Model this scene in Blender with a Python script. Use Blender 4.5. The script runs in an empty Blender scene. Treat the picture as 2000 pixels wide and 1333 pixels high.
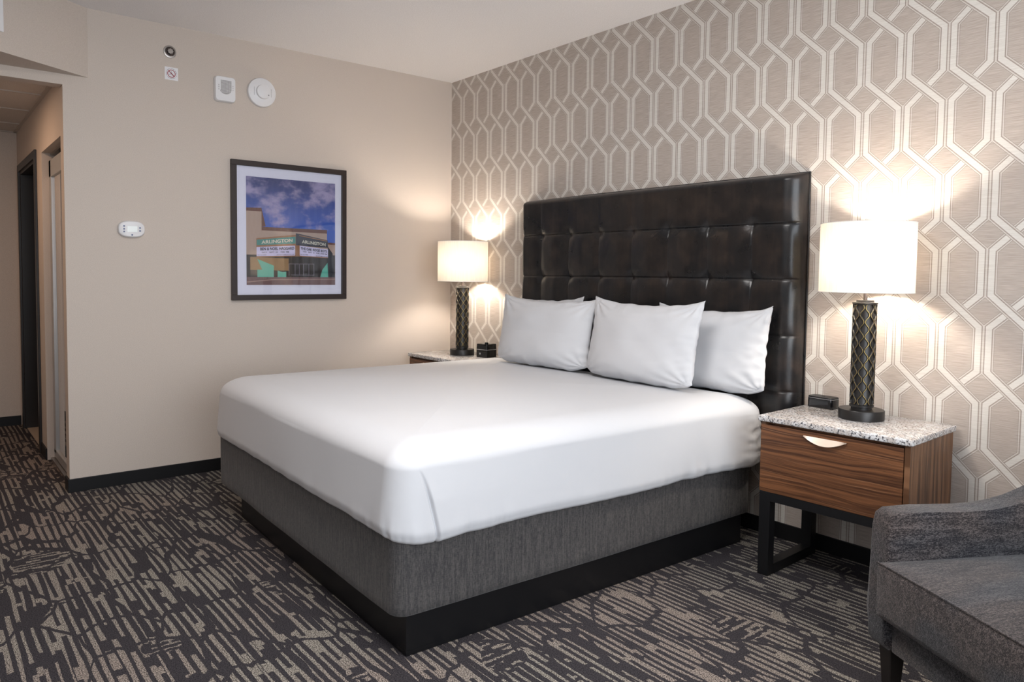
import bpy, bmesh, math, random
from mathutils import Vector, Matrix, noise
S = bpy.context.scene
COL = S.collection
PI = math.pi
random.seed(7)

# ------------------------------------------------------------------ camera
CAMP = (4.7595, -3.3066, 1.282)
YAW, PITCH, ROLL, FPX, SHX, SHY = 0.9024, -0.0511, 0.0110, 1438.16, -32.84, -59.46
def camera():
    cd = bpy.data.cameras.new('camera'); co = bpy.data.objects.new('camera', cd); COL.objects.link(co)
    cy, sy, cp, sp = math.cos(YAW), math.sin(YAW), math.cos(PITCH), math.sin(PITCH)
    fwd = Vector((-sy*cp, cy*cp, sp)); right = Vector((cy, sy, 0)); up = right.cross(fwd)
    r2 = right*math.cos(ROLL) + up*math.sin(ROLL); u2 = -right*math.sin(ROLL) + up*math.cos(ROLL)
    m = Matrix((r2, u2, -fwd)).transposed().to_4x4(); m.translation = Vector(CAMP)
    co.matrix_world = m
    cd.sensor_fit = 'HORIZONTAL'; cd.sensor_width = 36; cd.lens = FPX/2000*36
    cd.shift_x = -SHX/2000; cd.shift_y = SHY/2000
    cd.clip_start = 0.05
    S.camera = co
camera()
vs = S.view_settings
vs.view_transform = 'Standard'; vs.look = 'None'; vs.gamma = 1; vs.use_curve_mapping = False
vs.exposure = 0.5

# ------------------------------------------------------------------ light
w = bpy.data.worlds.new('sky'); S.world = w; w.use_nodes = True
bg = w.node_tree.nodes['Background']
sky = w.node_tree.nodes.new('ShaderNodeTexSky'); sky.sky_type = 'HOSEK_WILKIE'; sky.turbidity = 4
sky.sun_direction = (-0.5, 0.3, 0.6)
w.node_tree.links.new(sky.outputs[0], bg.inputs[0]); bg.inputs[1].default_value = 0.5
def area(name, loc, direction, sx, sy, power, color):
    l = bpy.data.lights.new(name, 'AREA'); l.shape = 'RECTANGLE'; l.size = sx; l.size_y = sy
    l.energy = power; l.color = color
    o = bpy.data.objects.new(name, l); COL.objects.link(o); o.location = loc
    o.rotation_euler = Vector(direction).to_track_quat('-Z', 'Y').to_euler()
    return o
# right window daylight, added front and ceiling fill, and the hallway's ceiling lamp
area('window_and_fill_light', (5.93, -2.35, 1.55), (-1, 0, 0), 2.9, 1.8, 78, (0.87, 0.93, 1.0))
area('window_and_fill_light', (3.3, -5.03, 1.60), (0, 1, 0), 2.6, 1.6, 4, (0.97, 0.98, 1.0))  # weak fill added behind the camera, placed at the unseen front window
area('added_ceiling_fill', (3.0, -2.3, 2.70), (0, 0, -1), 0.9, 0.9, 34, (1.0, 0.97, 0.95))  # unseen fill added to even out the room's light; no fixture modelled
area('hall_ceiling_light', (-0.55, -3.35, 2.34), (0, 0, -1), 0.3, 0.3, 7, (1.0, 0.66, 0.44))

# ------------------------------------------------------------------ node helpers
class X:
    """a node socket with arithmetic"""
    def __init__(s, nt, k): s.nt = nt; s.k = k
    def _m(s, op, *a):
        n = s.nt.nodes.new('ShaderNodeMath'); n.operation = op
        for i, v in enumerate((s,)+a):
            if isinstance(v, X): s.nt.links.new(v.k, n.inputs[i])
            else: n.inputs[i].default_value = v
        return X(s.nt, n.outputs[0])
    def __add__(s, o): return s._m('ADD', o)
    __radd__ = __add__
    def __sub__(s, o): return s._m('SUBTRACT', o)
    def __rsub__(s, o): return (s*-1.0)+o
    def __mul__(s, o): return s._m('MULTIPLY', o)
    __rmul__ = __mul__
    def __truediv__(s, o): return s._m('DIVIDE', o)
    def abs(s): return s._m('ABSOLUTE')
    def floor(s): return s._m('FLOOR')
    def fract(s): return s._m('FRACT')
    def gt(s, o): return s._m('GREATER_THAN', o)
    def lt(s, o): return s._m('LESS_THAN', o)
    def max(s, o): return s._m('MAXIMUM', o)
    def min(s, o): return s._m('MINIMUM', o)
    def pp(s, o): return s._m('PINGPONG', o)
    def mod(s, o): return s._m('FLOORED_MODULO', o)
    def smooth(s, a, b):
        n = s.nt.nodes.new('ShaderNodeMapRange'); n.interpolation_type = 'SMOOTHSTEP'
        s.nt.links.new(s.k, n.inputs[0]); n.inputs[1].default_value = a; n.inputs[2].default_value = b
        return X(s.nt, n.outputs[0])
    def band(s, c, h, soft=0.0008):  # 1 inside |s-c|<h
        return 1.0-(s-c).abs().smooth(h-soft, h+soft)
class Mat:
    def __init__(s, name, color=(0.8, 0.8, 0.8), rough=0.5, metal=0.0, spec=0.5, coat=0.0, sheen=0.0):
        s.m = bpy.data.materials.new(name); s.m.use_nodes = True; s.nt = s.m.node_tree
        s.b = s.nt.nodes['Principled BSDF']; s.L = s.nt.links
        s.b.inputs['Base Color'].default_value = (*color, 1); s.b.inputs['Roughness'].default_value = rough
        s.b.inputs['Metallic'].default_value = metal; s.b.inputs['Specular IOR Level'].default_value = spec
        s.b.inputs['Coat Weight'].default_value = coat; s.b.inputs['Coat Roughness'].default_value = 0.12
        s.b.inputs['Sheen Weight'].default_value = sheen
        s.m.diffuse_color = (*color, 1)
    def xyz(s, kind='Object'):
        t = s.nt.nodes.new('ShaderNodeTexCoord'); p = s.nt.nodes.new('ShaderNodeSeparateXYZ')
        s.L.new(t.outputs[kind], p.inputs[0]); return tuple(X(s.nt, o) for o in p.outputs)
    def vec(s, x, y, z=0.0):
        c = s.nt.nodes.new('ShaderNodeCombineXYZ')
        for i, v in enumerate((x, y, z)):
            if isinstance(v, X): s.L.new(v.k, c.inputs[i])
            else: c.inputs[i].default_value = v
        return c.outputs[0]
    def noise(s, v, scale=1.0, detail=2.0, rough=0.5):
        n = s.nt.nodes.new('ShaderNodeTexNoise'); s.L.new(v, n.inputs['Vector'])
        n.inputs['Scale'].default_value = scale; n.inputs['Detail'].default_value = detail; n.inputs['Roughness'].default_value = rough
        return X(s.nt, n.outputs[0])
    def voro(s, v, scale=1.0, feature='F1', out=0):
        n = s.nt.nodes.new('ShaderNodeTexVoronoi'); n.feature = feature; s.L.new(v, n.inputs['Vector'])
        n.inputs['Scale'].default_value = scale
        return X(s.nt, n.outputs[out])
    def mix(s, f, a, b):
        n = s.nt.nodes.new('ShaderNodeMix'); n.data_type = 'RGBA'
        if isinstance(f, X): s.L.new(f.k, n.inputs[0])
        else: n.inputs[0].default_value = f
        for i, v in ((6, a), (7, b)):
            if isinstance(v, tuple): n.inputs[i].default_value = (*v, 1)
            else: s.L.new(v, n.inputs[i])
        return n.outputs[2]
    def color(s, sock): s.L.new(sock, s.b.inputs['Base Color'])
    def rough(s, x): s.L.new(x.k, s.b.inputs['Roughness'])
    def bump(s, h, strength=0.3, dist=0.002):
        n = s.nt.nodes.new('ShaderNodeBump'); n.inputs['Strength'].default_value = strength; n.inputs['Distance'].default_value = dist
        s.L.new(h.k, n.inputs['Height']); s.L.new(n.outputs[0], s.b.inputs['Normal'])

# ------------------------------------------------------------------ materials
def wallpaper_plain():
    m = Mat('beige vinyl wallcovering', (0.47, 0.385, 0.30), 0.62, spec=0.3)
    x, y, z = m.xyz(); v = m.vec(x, y, z)
    n1 = m.noise(v, 330, 2); n2 = m.noise(m.vec(x*300., y*300., z*40.), 1, 1)
    m.color(m.mix(n1.smooth(.3, .7), (0.54, 0.468, 0.410), (0.625, 0.548, 0.486)))
    m.bump(n1+n2*.5, .35, .0012); return m.m
def wallpaper_lattice():
    m = Mat('taupe grasscloth wallpaper with cream lattice', (0.4, 0.35, 0.3), 0.6, spec=0.3)
    x, y, z = m.xyz()
    P, Q, HW, K = 0.1684, 0.304, 0.0660, 1.03
    u = (x-3.512).mod(P)-P/2
    a = ((z-(0.848+Q/2))/Q)                  # 0 at a cell centre
    pp = (z-(0.848+Q/2)+Q*20).pp(Q)
    T = (Q/2-pp)*K
    c = 1/math.sqrt(1+K*K)
    def rib(uu): return (uu-HW).max((uu+HW).min((uu-T)*c))
    sA = rib(u); sB = rib(u*-1.0)           # signed distances; sB outwards is mirrored
    aTop = a.floor().mod(2.0).lt(0.5)       # ribbon A on top in even cells
    aTop = ((z-(0.848+Q/2)+Q*20)/Q).floor().mod(2.0).lt(0.5)
    def look(s):                             # cream band, thin pale lines and dark hairlines
        d = s.abs()
        band = 1.0-d.smooth(0.0100, 0.0112)
        dark = d.band(0.0124, 0.0009, .0005).max(d.band(0.0200, 0.0006, .0005))
        pale = d.band(0.0172, 0.0016, .0006)
        cover = 1.0-d.smooth(0.0205, 0.0212)
        return band, dark, pale, cover
    bA, dA, pA, cA = look(sA); bB, dB, pB, cB = look(sB)
    wA = aTop.max(1.0-cB); wB = (1.0-aTop).max(1.0-cA)
    # the gap between neighbours' verticals keeps to its own side
    band = (bA*wA).max(bB*wB); dark = (dA*wA).max(dB*wB); pale = (pA*wA).max(pB*wB)
    inner = u.abs().lt(P/2-.0015)
    weave = m.noise(m.vec(x*14., 0., z*420.), 1, 3, .6); weave2 = m.noise(m.vec(x*300., 0., z*300.), 1, 1)
    field = m.mix(weave.smooth(.32, .68), (0.385, 0.325, 0.283), (0.50, 0.435, 0.385))
    pal = m.mix(weave.smooth(.3, .7), (0.60, 0.56, 0.51), (0.70, 0.665, 0.615))
    col = m.mix(pale*0.75, field, pal); col = m.mix(band, col, pal)
    col = m.mix(dark*0.75, col, (0.20, 0.165, 0.14))
    m.color(col); m.bump(weave+weave2*.4, .25, .001); return m.m
def carpet():
    m = Mat('charcoal carpet with broken beige strokes', (0.05, 0.05, 0.05), 0.95, spec=0.1)
    x, y, z = m.xyz(); v = m.vec(x, y, 0.)
    wob = m.noise(m.vec(x*2.2, y*7.0, 3.0), 1, 2)
    edge = m.noise(m.vec(x*60., y*60., 1.0), 1, 1)
    X0 = x+(edge-.5)*.02; Y0 = y+(wob-.5)*.022+(edge-.5)*.005
    def strokes(s, t, period, freq, seed, thr, mthr):
        tt = t/period; r = tt.floor(); f = tt.fract()-.5
        on = m.noise(m.vec(s*freq, r*7.31+seed, 0.), 1, 0).gt(thr)
        wd = m.noise(m.vec(s*(freq*.35), r*5.77+seed+40, 2.), 1, 0)*.62-.085
        line = on*f.abs().lt(wd)
        rb = (tt+.5).floor(); fb = (tt+.5).fract()-.5
        mg = m.noise(m.vec(s*freq*1.5, rb*9.13+seed+90, 4.), 1, 0).gt(mthr)
        return line.max(mg*fb.abs().lt(.30))
    A = strokes(X0, Y0, .0305, 5.6, 3.0, .345, .69)
    B = strokes(Y0, X0, .030, 13.0, 11.0, .42, .66)
    msk = m.noise(m.vec(x*2.1+9., y*2.6, 0.), 1, 1).gt(.65)
    lit = A*(1.0-msk)+B*msk
    # dark branching cuts that interrupt the strokes
    cut = m.voro(m.vec(X0*3.0+wob*.8, Y0*5.0+wob*.8, 0.), 1, 'DISTANCE_TO_EDGE').gt(.032)
    lit = lit*cut
    tuft = m.noise(v, 240, 1, .7); tuft2 = m.noise(v, 120, 1)
    hue = m.noise(m.vec(x*1.3, y*1.3, 5.), 1, 1).smooth(.4, .65)
    light = m.mix(tuft.smooth(.38, .60), (0.050, 0.042, 0.036), m.mix(hue, (0.36, 0.33, 0.285), (0.35, 0.29, 0.255)))
    darkc = m.mix(tuft.smooth(.3, .7), (0.018, 0.016, 0.019), (0.062, 0.056, 0.061))
    m.color(m.mix(lit, darkc, light)); m.bump(tuft+tuft2*.5+lit*.4, .8, .004); return m.m
def plaster():
    m = Mat('white textured ceiling', (0.74, 0.69, 0.66), 0.8, spec=0.2)
    x, y, z = m.xyz(); n = m.noise(m.vec(x, y, 0.), 170, 3, .7)
    m.color(m.mix(n.smooth(.35, .65), (0.82, 0.79, 0.785), (0.91, 0.885, 0.88))); m.bump(n, .6, .004); return m.m
def acoustic():
    m = Mat('hall ceiling tile', (0.6, 0.55, 0.5), 0.9)
    x, y, z = m.xyz(); n = m.noise(m.vec(x, y, 0.), 220, 3, .7)
    m.color(m.mix(n.smooth(.4, .6), (0.56, 0.50, 0.45), (0.66, 0.61, 0.56))); m.bump(n, .5, .003); return m.m
def leather():
    m = Mat('near black leather', (0.02, 0.017, 0.015), 0.34, spec=0.45, coat=0.05)
    x, y, z = m.xyz(); v = m.vec(x, y, z)
    n = m.noise(v, 9, 4, .6); g = m.noise(v, 260, 2); st = m.noise(m.vec(x*60., 0., z*6.), 1, 2)
    m.color(m.mix((n+st*.3).smooth(.55, .95), (0.0075, 0.0075, 0.0085), (0.026, 0.018, 0.015)))
    m.rough((n*.20)+.20); m.bump(g*.6+n, .12, .003); return m.m
def fabric(name, c1, c2, fx, fz, bumpd=.001, big=0.0):
    m = Mat(name, c1, 0.85, spec=0.2, sheen=0.15)
    x, y, z = m.xyz(); s = x+y*.97
    a = m.noise(m.vec(s*fx, 0., z*fz), 1, 2); b = m.noise(m.vec(s*fz, z*fx, 0.), 1, 2)
    slub = m.noise(m.vec(s*110., 0., z*9.), 1, 2)
    m.color(m.mix((a*.42+b*.25+slub*.33).smooth(.38, .64), c1, c2)); m.bump(a+b, .5, bumpd); return m.m
def tweed():
    m = Mat('charcoal tweed upholstery', (0.05, 0.05, 0.06), 0.9, spec=0.15, sheen=0.2)
    x, y, z = m.xyz()
    a = m.noise(m.vec(x*380., y*380., z*380.), 1, 2, .7); b = m.noise(m.vec(x*420., y*110., z*330.), 1, 2)
    st = m.noise(m.vec(x*120., y*12., z*90.), 1, 2); hue = m.noise(m.vec(x*5., y*3., z*6.), 1, 1)
    m.color(m.mix((a*.42+b*.38+st*.2).smooth(.43, .63), m.mix(hue.smooth(.4, .6), (0.010, 0.010, 0.014), (0.017, 0.013, 0.013)), m.mix(hue.smooth(.4, .6), (0.098, 0.094, 0.098), (0.135, 0.108, 0.100)))); m.bump(a+b, .8, .002); return m.m
def sheet_mat():
    m = Mat('white cotton sateen', (0.60, 0.605, 0.625), 0.52, spec=0.28)
    x, y, z = m.xyz(); n = m.noise(m.vec(x, y, z), 5, 3, .55)
    m.bump(n, .10, .02); return m.m
def granite():
    m = Mat('speckled granite', (0.6, 0.58, 0.56), 0.12, spec=0.5)
    x, y, z = m.xyz(); v = m.vec(x, y, z)
    n = m.noise(v, 120, 4, .75); q = m.noise(m.vec(x+4., y, z), 165, 3, .7); p = m.noise(m.vec(x, y+7., z), 30, 3, .6)
    c = m.mix(p.smooth(.35, .65), (0.55, 0.50, 0.465), (0.72, 0.71, 0.71))
    c = m.mix(q.smooth(.55, .60)*.7, c, (0.22, 0.19, 0.18)); c = m.mix(n.smooth(.545, .58), c, (0.035, 0.035, 0.045))
    m.color(c); return m.m
def walnut(name, vertical=False):
    m = Mat(name, (0.2, 0.08, 0.04), 0.38, spec=0.4)
    x, y, z = m.xyz()
    if vertical: s, t = z, y
    else: s, t = x, z
    warp = m.noise(m.vec(s*2.3, t*7., 0.), 1, 2)
    g = m.noise(m.vec(s*1.6, (t+warp*.05)*(38. if vertical else 75.), x*0. if vertical else 0.), 1, 4, .62)
    fine = m.noise(m.vec(s*9., t*600., 0.), 1, 2)
    if vertical: c = m.mix(g.smooth(.34, .66), (0.060, 0.026, 0.012), (0.235, 0.115, 0.055))
    else: c = m.mix(g.smooth(.36, .66), (0.062, 0.024, 0.011), (0.200, 0.082, 0.034))
    vein = m.noise(m.vec(s*1.1+5., (t+warp*.06)*170., 3.), 1, 2)
    c = m.mix(vein.smooth(.60, .70)*.55, c, (0.33, 0.165, 0.085)); c = m.mix(fine.smooth(.5, .75)*.2, c, (0.30, 0.13, 0.06))
    m.color(c); m.bump(fine, .1, .0005); return m.m

MP = wallpaper_plain(); ML = wallpaper_lattice(); MC = carpet(); MCE = plaster(); MAC = acoustic()
MLE = leather(); MS = sheet_mat(); MGR = granite(); MW = walnut('walnut veneer'); MWV = walnut('walnut side veneer', True)
MTW = tweed()
MBX = fabric('grey linen weave', (0.040, 0.038, 0.041), (0.108, 0.100, 0.094), 420., 60.)
MBK = Mat('black laminate', (0.006, 0.006, 0.007), 0.35, spec=0.35).m
MBB = Mat('black vinyl baseboard', (0.008, 0.008, 0.009), 0.45, spec=0.3).m
MFR = Mat('black powder coated steel', (0.007, 0.007, 0.008), 0.4, spec=0.4).m
MNK = Mat('satin champagne metal', (0.72, 0.60, 0.50), 0.28, 1.0).m
MBZ = Mat('dark bronze', (0.018, 0.016, 0.015), 0.38, 0.35, spec=0.6).m
MBZ2 = Mat('brown bronze', (0.10, 0.08, 0.075), 0.3, 0.9).m
MGD = Mat('brushed gold edge', (0.55, 0.40, 0.14), 0.3, 1.0).m
MST = Mat('brushed steel', (0.45, 0.42, 0.40), 0.3, 1.0).m
MAL = Mat('silver aluminium', (0.45, 0.45, 0.45), 0.4, 0.5).m
MWH = Mat('white plastic', (0.78, 0.77, 0.78), 0.4).m
MGY = Mat('grey plastic', (0.36, 0.35, 0.35), 0.5).m
MBP = Mat('gloss black plastic', (0.006, 0.006, 0.007), 0.12, spec=0.5).m
MES = Mat('espresso painted wood', (0.012, 0.009, 0.008), 0.4).m
MPF = Mat('dark brown frame wood', (0.022, 0.012, 0.010), 0.4).m
MMT = Mat('pale mat board', (0.72, 0.72, 0.84), 0.8).m
MTI = Mat('beige floor tile', (0.52, 0.42, 0.33), 0.35).m
MMI = Mat('mirror glass', (0.85, 0.85, 0.85), 0.01, 1.0).m
MRD = Mat('red print', (0.30, 0.008, 0.02), 0.6).m
MIK = Mat('dark print', (0.02, 0.02, 0.04), 0.6).m
MPA = Mat('white sticker', (0.80, 0.78, 0.80), 0.5).m
MSC = Mat('pale lcd', (0.86, 0.90, 0.88), 0.2).m
MBT = Mat('slate button', (0.12, 0.15, 0.27), 0.4).m
def shade_mat():
    m = Mat('cream linen shade'); nt = m.nt; nt.nodes.remove(m.b)
    out = nt.nodes['Material Output']
    d = nt.nodes.new('ShaderNodeBsdfDiffuse'); t = nt.nodes.new('ShaderNodeBsdfTranslucent'); mx = nt.nodes.new('ShaderNodeMixShader')
    x, y, z = m.xyz(); n = m.noise(m.vec((x+y)*300., z*8., 0.), 1, 2)
    c = m.mix(n.smooth(.3, .7), (0.80, 0.745, 0.66), (0.88, 0.83, 0.75))
    nt.links.new(c, d.inputs[0]); t.inputs[0].default_value = (0.95, 0.82, 0.64, 1); mx.inputs[0].default_value = 0.055
    nt.links.new(d.outputs[0], mx.inputs[1]); nt.links.new(t.outputs[0], mx.inputs[2]); nt.links.new(mx.outputs[0], out.inputs[0])
    return m.m
MSH = shade_mat()
def emit(name, col, st):
    m = Mat(name, col); m.b.inputs['Emission Color'].default_value = (*col, 1); m.b.inputs['Emission Strength'].default_value = st; return m.m
MBU = emit('lit bulb glass', (1.0, 0.90, 0.78), 340)
def glass():
    m = Mat('clear glass'); nt = m.nt; nt.nodes.remove(m.b); out = nt.nodes['Material Output']
    t = nt.nodes.new('ShaderNodeBsdfTransparent'); g = nt.nodes.new('ShaderNodeBsdfGlossy'); g.inputs['Roughness'].default_value = .02
    f = nt.nodes.new('ShaderNodeFresnel'); f.inputs[0].default_value = 1.5; mx = nt.nodes.new('ShaderNodeMixShader')
    nt.links.new(f.outputs[0], mx.inputs[0]); nt.links.new(t.outputs[0], mx.inputs[1]); nt.links.new(g.outputs[0], mx.inputs[2]); nt.links.new(mx.outputs[0], out.inputs[0])
    return m.m
MGL = glass()

# ------------------------------------------------------------------ mesh helpers
def obj(name, bm, mat, parent=None, smooth=False, angle=None):
    bmesh.ops.recalc_face_normals(bm, faces=bm.faces[:])
    me = bpy.data.meshes.new(name); bm.to_mesh(me); bm.free()
    for mm in (mat if isinstance(mat, (list, tuple)) else [mat]): me.materials.append(mm)
    if smooth:
        for p in me.polygons: p.use_smooth = True
        if angle is not None: me.set_sharp_from_angle(angle=math.radians(angle))
    o = bpy.data.objects.new(name, me); COL.objects.link(o)
    if parent: o.parent = parent
    return o
def tag(o, label, cat, group=None):
    o['label'] = label; o['category'] = cat
    if group: o['group'] = group
    return o
def struct(name, bm, mat, parent=None, **k):
    o = obj(name, bm, mat, parent, **k)
    if not parent: o['kind'] = 'structure'
    return o
def empty(name, loc=(0, 0, 0), rz=0):
    o = bpy.data.objects.new(name, None); COL.objects.link(o); o.location = loc; o.rotation_euler = (0, 0, rz)
    o.empty_display_size = .05; return o
def box(bm, x0, x1, y0, y1, z0, z1, bev=0, seg=2, mi=0):
    r = bmesh.ops.create_cube(bm, size=1); vs_ = r['verts']
    for v in vs_:
        v.co = Vector(((x0+x1)/2+v.co.x*(x1-x0), (y0+y1)/2+v.co.y*(y1-y0), (z0+z1)/2+v.co.z*(z1-z0)))
    es = list({e for v in vs_ for e in v.link_edges}); fs = list({f for v in vs_ for f in v.link_faces})
    for f in fs: f.material_index = mi
    if bev: bmesh.ops.bevel(bm, geom=es, offset=bev, segments=seg, profile=.5, affect='EDGES')
    return bm
def bx(x0, x1, y0, y1, z0, z1, bev=0, seg=2): return box(bmesh.new(), x0, x1, y0, y1, z0, z1, bev, seg)
def lathe(bm, prof, n=48, cx=0, cy=0, z=0, close=True, M=None, mi=0):
    rings = []
    for r, h in prof:
        if r < 1e-6: rings.append([bm.verts.new((cx, cy, z+h))])
        else: rings.append([bm.verts.new((cx+r*math.cos(2*PI*i/n), cy+r*math.sin(2*PI*i/n), z+h)) for i in range(n)])
    new = [v for r in rings for v in r]
    for a, b in zip(rings, rings[1:]):
        for i in range(n):
            j = (i+1) % n
            if len(a) == 1 and len(b) == 1: continue
            if len(a) == 1: f = bm.faces.new((a[0], b[i], b[j]))
            elif len(b) == 1: f = bm.faces.new((a[i], a[j], b[0]))
            else: f = bm.faces.new((a[i], a[j], b[j], b[i]))
            f.material_index = mi
    if M is not None:
        for v in new: v.co = M @ v.co
    return bm
def prism(bm, pts, z0, z1, M=None, mi=0):
    a = [bm.verts.new((p[0], p[1], z0)) for p in pts]; b = [bm.verts.new((p[0], p[1], z1)) for p in pts]
    fs = [bm.faces.new(a[::-1]), bm.faces.new(b)]
    for i in range(len(pts)):
        j = (i+1) % len(pts); fs.append(bm.faces.new((a[i], a[j], b[j], b[i])))
    for f in fs: f.material_index = mi
    if M is not None:
        for v in a+b: v.co = M @ v.co
    return bm
def tube(bm, path, r, n=8, mi=0):
    prev = None
    for k, p in enumerate(path):
        t = (path[min(k+1, len(path)-1)]-path[max(k-1, 0)]).normalized()
        a = t.cross(Vector((.31, .77, .55))).normalized(); b = t.cross(a)
        ring = [bm.verts.new(p+a*math.cos(2*PI*i/n)*r+b*math.sin(2*PI*i/n)*r) for i in range(n)]
        if prev:
            for i in range(n):
                f = bm.faces.new((prev[i], prev[(i+1) % n], ring[(i+1) % n], ring[i])); f.material_index = mi
        prev = ring
    return bm
# maps local (a, b, c) onto the left wall: a runs along +y (to the photo's right), b up, c out of the wall (+x)
WL = Matrix(((0, 0, 1, 0), (1, 0, 0, 0), (0, 1, 0, 0), (0, 0, 0, 1)))
def onwall(y, z, x=0.0): return Matrix.Translation((x, y, z)) @ WL
def copy_tree(o, parent=None):
    c = o.copy(); COL.objects.link(c)
    if parent: c.parent = parent
    for ch in [q for q in bpy.data.objects if q.parent == o]: copy_tree(ch, c)
    return c

# ------------------------------------------------------------------ room shell
H = 2.7485; YE = -2.633; HH = 2.3036; YF = -5.10; XR = 6.0; YH = -3.95; XE = -2.32; HC = 2.365
struct('floor', bx(XE-.1, XR+.1, YF-.1, 0.1, -0.05, 0), MC)
b = bx(0, XR+.1, YF-.1, 0.1, H, H+.08); struct('ceiling', b, MCE)
b = bx(-.1, 0, YE, .1, 0, H); box(b, -.1, 0, YF, YE, HH, H); box(b, -.1, 0, YF, YH, 0, HH)
struct('wall_left', b, MP)
struct('wall_back', bx(0, XR, 0, .1, 0, H), ML)
b = bx(XR, XR+.1, YF, 0, 0, .62); box(b, XR, XR+.1, YF, 0, 2.48, H); box(b, XR, XR+.1, -.85, 0, .62, 2.48); box(b, XR, XR+.1, YF, -3.85, .62, 2.48)
struct('wall_right', b, MP)
b = bx(0, XR, YF-.1, YF, 0, .75); box(b, 0, XR, YF-.1, YF, 2.45, H); box(b, 0, 1.95, YF-.1, YF, .75, 2.45); box(b, 4.65, XR, YF-.1, YF, .75, 2.45)
struct('wall_front', b, MP)
def window(name, horizontal, a0, a1, z0, z1, c):
    def B(bm, p0, p1, q0, q1, d0, d1):
        if horizontal: box(bm, p0, p1, d0, d1, q0, q1)
        else: box(bm, d0, d1, p0, p1, q0, q1)
    f = bmesh.new(); t = .05; m = (a0+a1)/2
    for p in ((a0, a1, z0, z0+t), (a0, a1, z1-t, z1), (a0, a0+t, z0+t, z1-t), (a1-t, a1, z0+t, z1-t), (m-t/2, m+t/2, z0+t, z1-t)): B(f, *p, c-.03, c+.03)
    o = struct(name, f, MAL)
    g = bmesh.new(); B(g, a0+t, m-t/2, z0+t, z1-t, c-.004, c+.004); B(g, m+t/2, a1-t, z0+t, z1-t, c-.004, c+.004)
    obj('window_pane', g, MGL, o)
window('window_1', False, -3.85, -.85, .62, 2.48, XR+.06)
window('window_2', True, 1.95, 4.65, .75, 2.45, YF-.06)
# angled soffit above the hall opening
sd = Vector((.284, -.437)).normalized(); e = sd*((YF+2.505)/sd.y)
struct('ceiling_soffit', prism(bmesh.new(), [(0.0, -2.505), (0.0, YF), (e.x, YF)], 2.362, H), MP)
# hallway
cx0, cx1, ct = -.90, -.10, 2.035       # closet opening
dx0, dx1, dt = -2.13, -1.19, 2.03      # doorway opening
b = bx(XE, dx0, YE, YE+.1, 0, HC); box(b, dx0, dx1, YE, YE+.1, dt, HC); box(b, dx1, cx0, YE, YE+.1, 0, HC); box(b, cx0, -.1, YE, YE+.1, ct, HC)
struct('wall_hallway_right', b, MP)
struct('wall_hallway_end', bx(XE-.1, XE, YH, YE+.1, 0, HC), MP)
struct('wall_hallway_left', bx(XE, -.1, YH-.1, YH, 0, HC), MP)
b = bmesh.new()
for i in range(4):
    for j in range(3):
        x1 = -.10-i*.6; x0 = max(x1-.592, XE); y1 = YE-.012-j*.6; y0 = max(y1-.592, YH)
        if x0 < x1-.02 and y0 < y1-.02: box(b, x0, x1, y0, y1, HC+.004, HC+.02)
struct('ceiling_hallway', b, MAC)
g = bmesh.new(); box(g, XE, -.1, YE-.022, YE, HC-.004, HC+.004); box(g, XE, XE+.02, YH, YE, HC-.004, HC+.004)
for i in range(1, 4): box(g, -.10-i*.6, -.088-i*.6+.004, YH, YE-.022, HC-.003, HC+.004)
for j in range(1, 3): box(g, XE, -.1, YE-.012-j*.6, YE-j*.6, HC-.003, HC+.004)
box(g, XE, -.1, YH, YE, HC+.02, HC+.03)
struct('trim_1', g, Mat('tile grid', (0.50, 0.44, 0.39), 0.7).m)
# baseboards
BH = .077
struct('baseboard_left', bx(0, .01, YE-.01, 0, 0, BH, .002), MBB)
struct('baseboard_back', bx(.01, XR, -.01, 0, 0, BH, .002), MBB)
struct('baseboard_right', bx(XR-.01, XR, YF, -.01, 0, BH), MBB)
struct('baseboard_front', bx(0, XR-.01, YF, YF+.01, 0, BH), MBB)
b = bx(-.1, 0, YE-.01, YE, 0, BH); box(b, dx1+.055, cx0, YE-.01, YE, 0, BH)
struct('baseboard_hallway_right', b, MBB)
struct('baseboard_hallway_end', bx(XE, XE+.01, YH, YE-.01, 0, BH), MBB)
struct('baseboard_hallway_left', bx(XE+.01, -.1, YH, YH+.01, 0, BH), MBB)
# doorway with casing, open dark door, tiled bathroom beyond
ds = empty('door_1', ((dx0+dx1)/2, YE, 0)); ds['kind'] = 'structure'
def rel(bm, root):
    for v in bm.verts: v.co -= Vector(root.location)
    return bm
b = bmesh.new(); c = .055
box(b, dx0-c, dx0, YE-.015, YE, 0, dt+c, .002); box(b, dx1, dx1+c, YE-.015, YE, 0, dt+c, .002); box(b, dx0, dx1, YE-.015, YE, dt, dt+c, .002)
box(b, dx0, dx0+.02, YE, YE+.13, 0, dt); box(b, dx1-.02, dx1, YE, YE+.13, 0, dt); box(b, dx0+.02, dx1-.02, YE, YE+.13, dt-.02, dt)
obj('door_frame', rel(b, ds), MES, ds)
b = bmesh.new(); box(b, dx0+.03, dx0+.07, YE+.14, YE+.98, .01, dt-.03, .002); obj('door_leaf', rel(b, ds), MES, ds)
b = bmesh.new(); lathe(b, [(0, 0), (.026, 0), (.026, .01), (.01, .012), (.01, .05), (.0, .05)], 20, M=Matrix.Translation((dx0+.07, YE+.9, 1.0)) @ Matrix.Rotation(PI/2, 4, 'Y'))
box(b, dx0+.105, dx0+.122, YE+.79, YE+.91, .992, 1.008, .004); obj('door_handle', rel(b, ds), MST, ds)
b = bmesh.new(); box(b, dx1-.0215, dx1-.02, YE+.03, YE+.055, .92, 1.06); obj('strike_plate', rel(b, ds), MST, ds)
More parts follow.
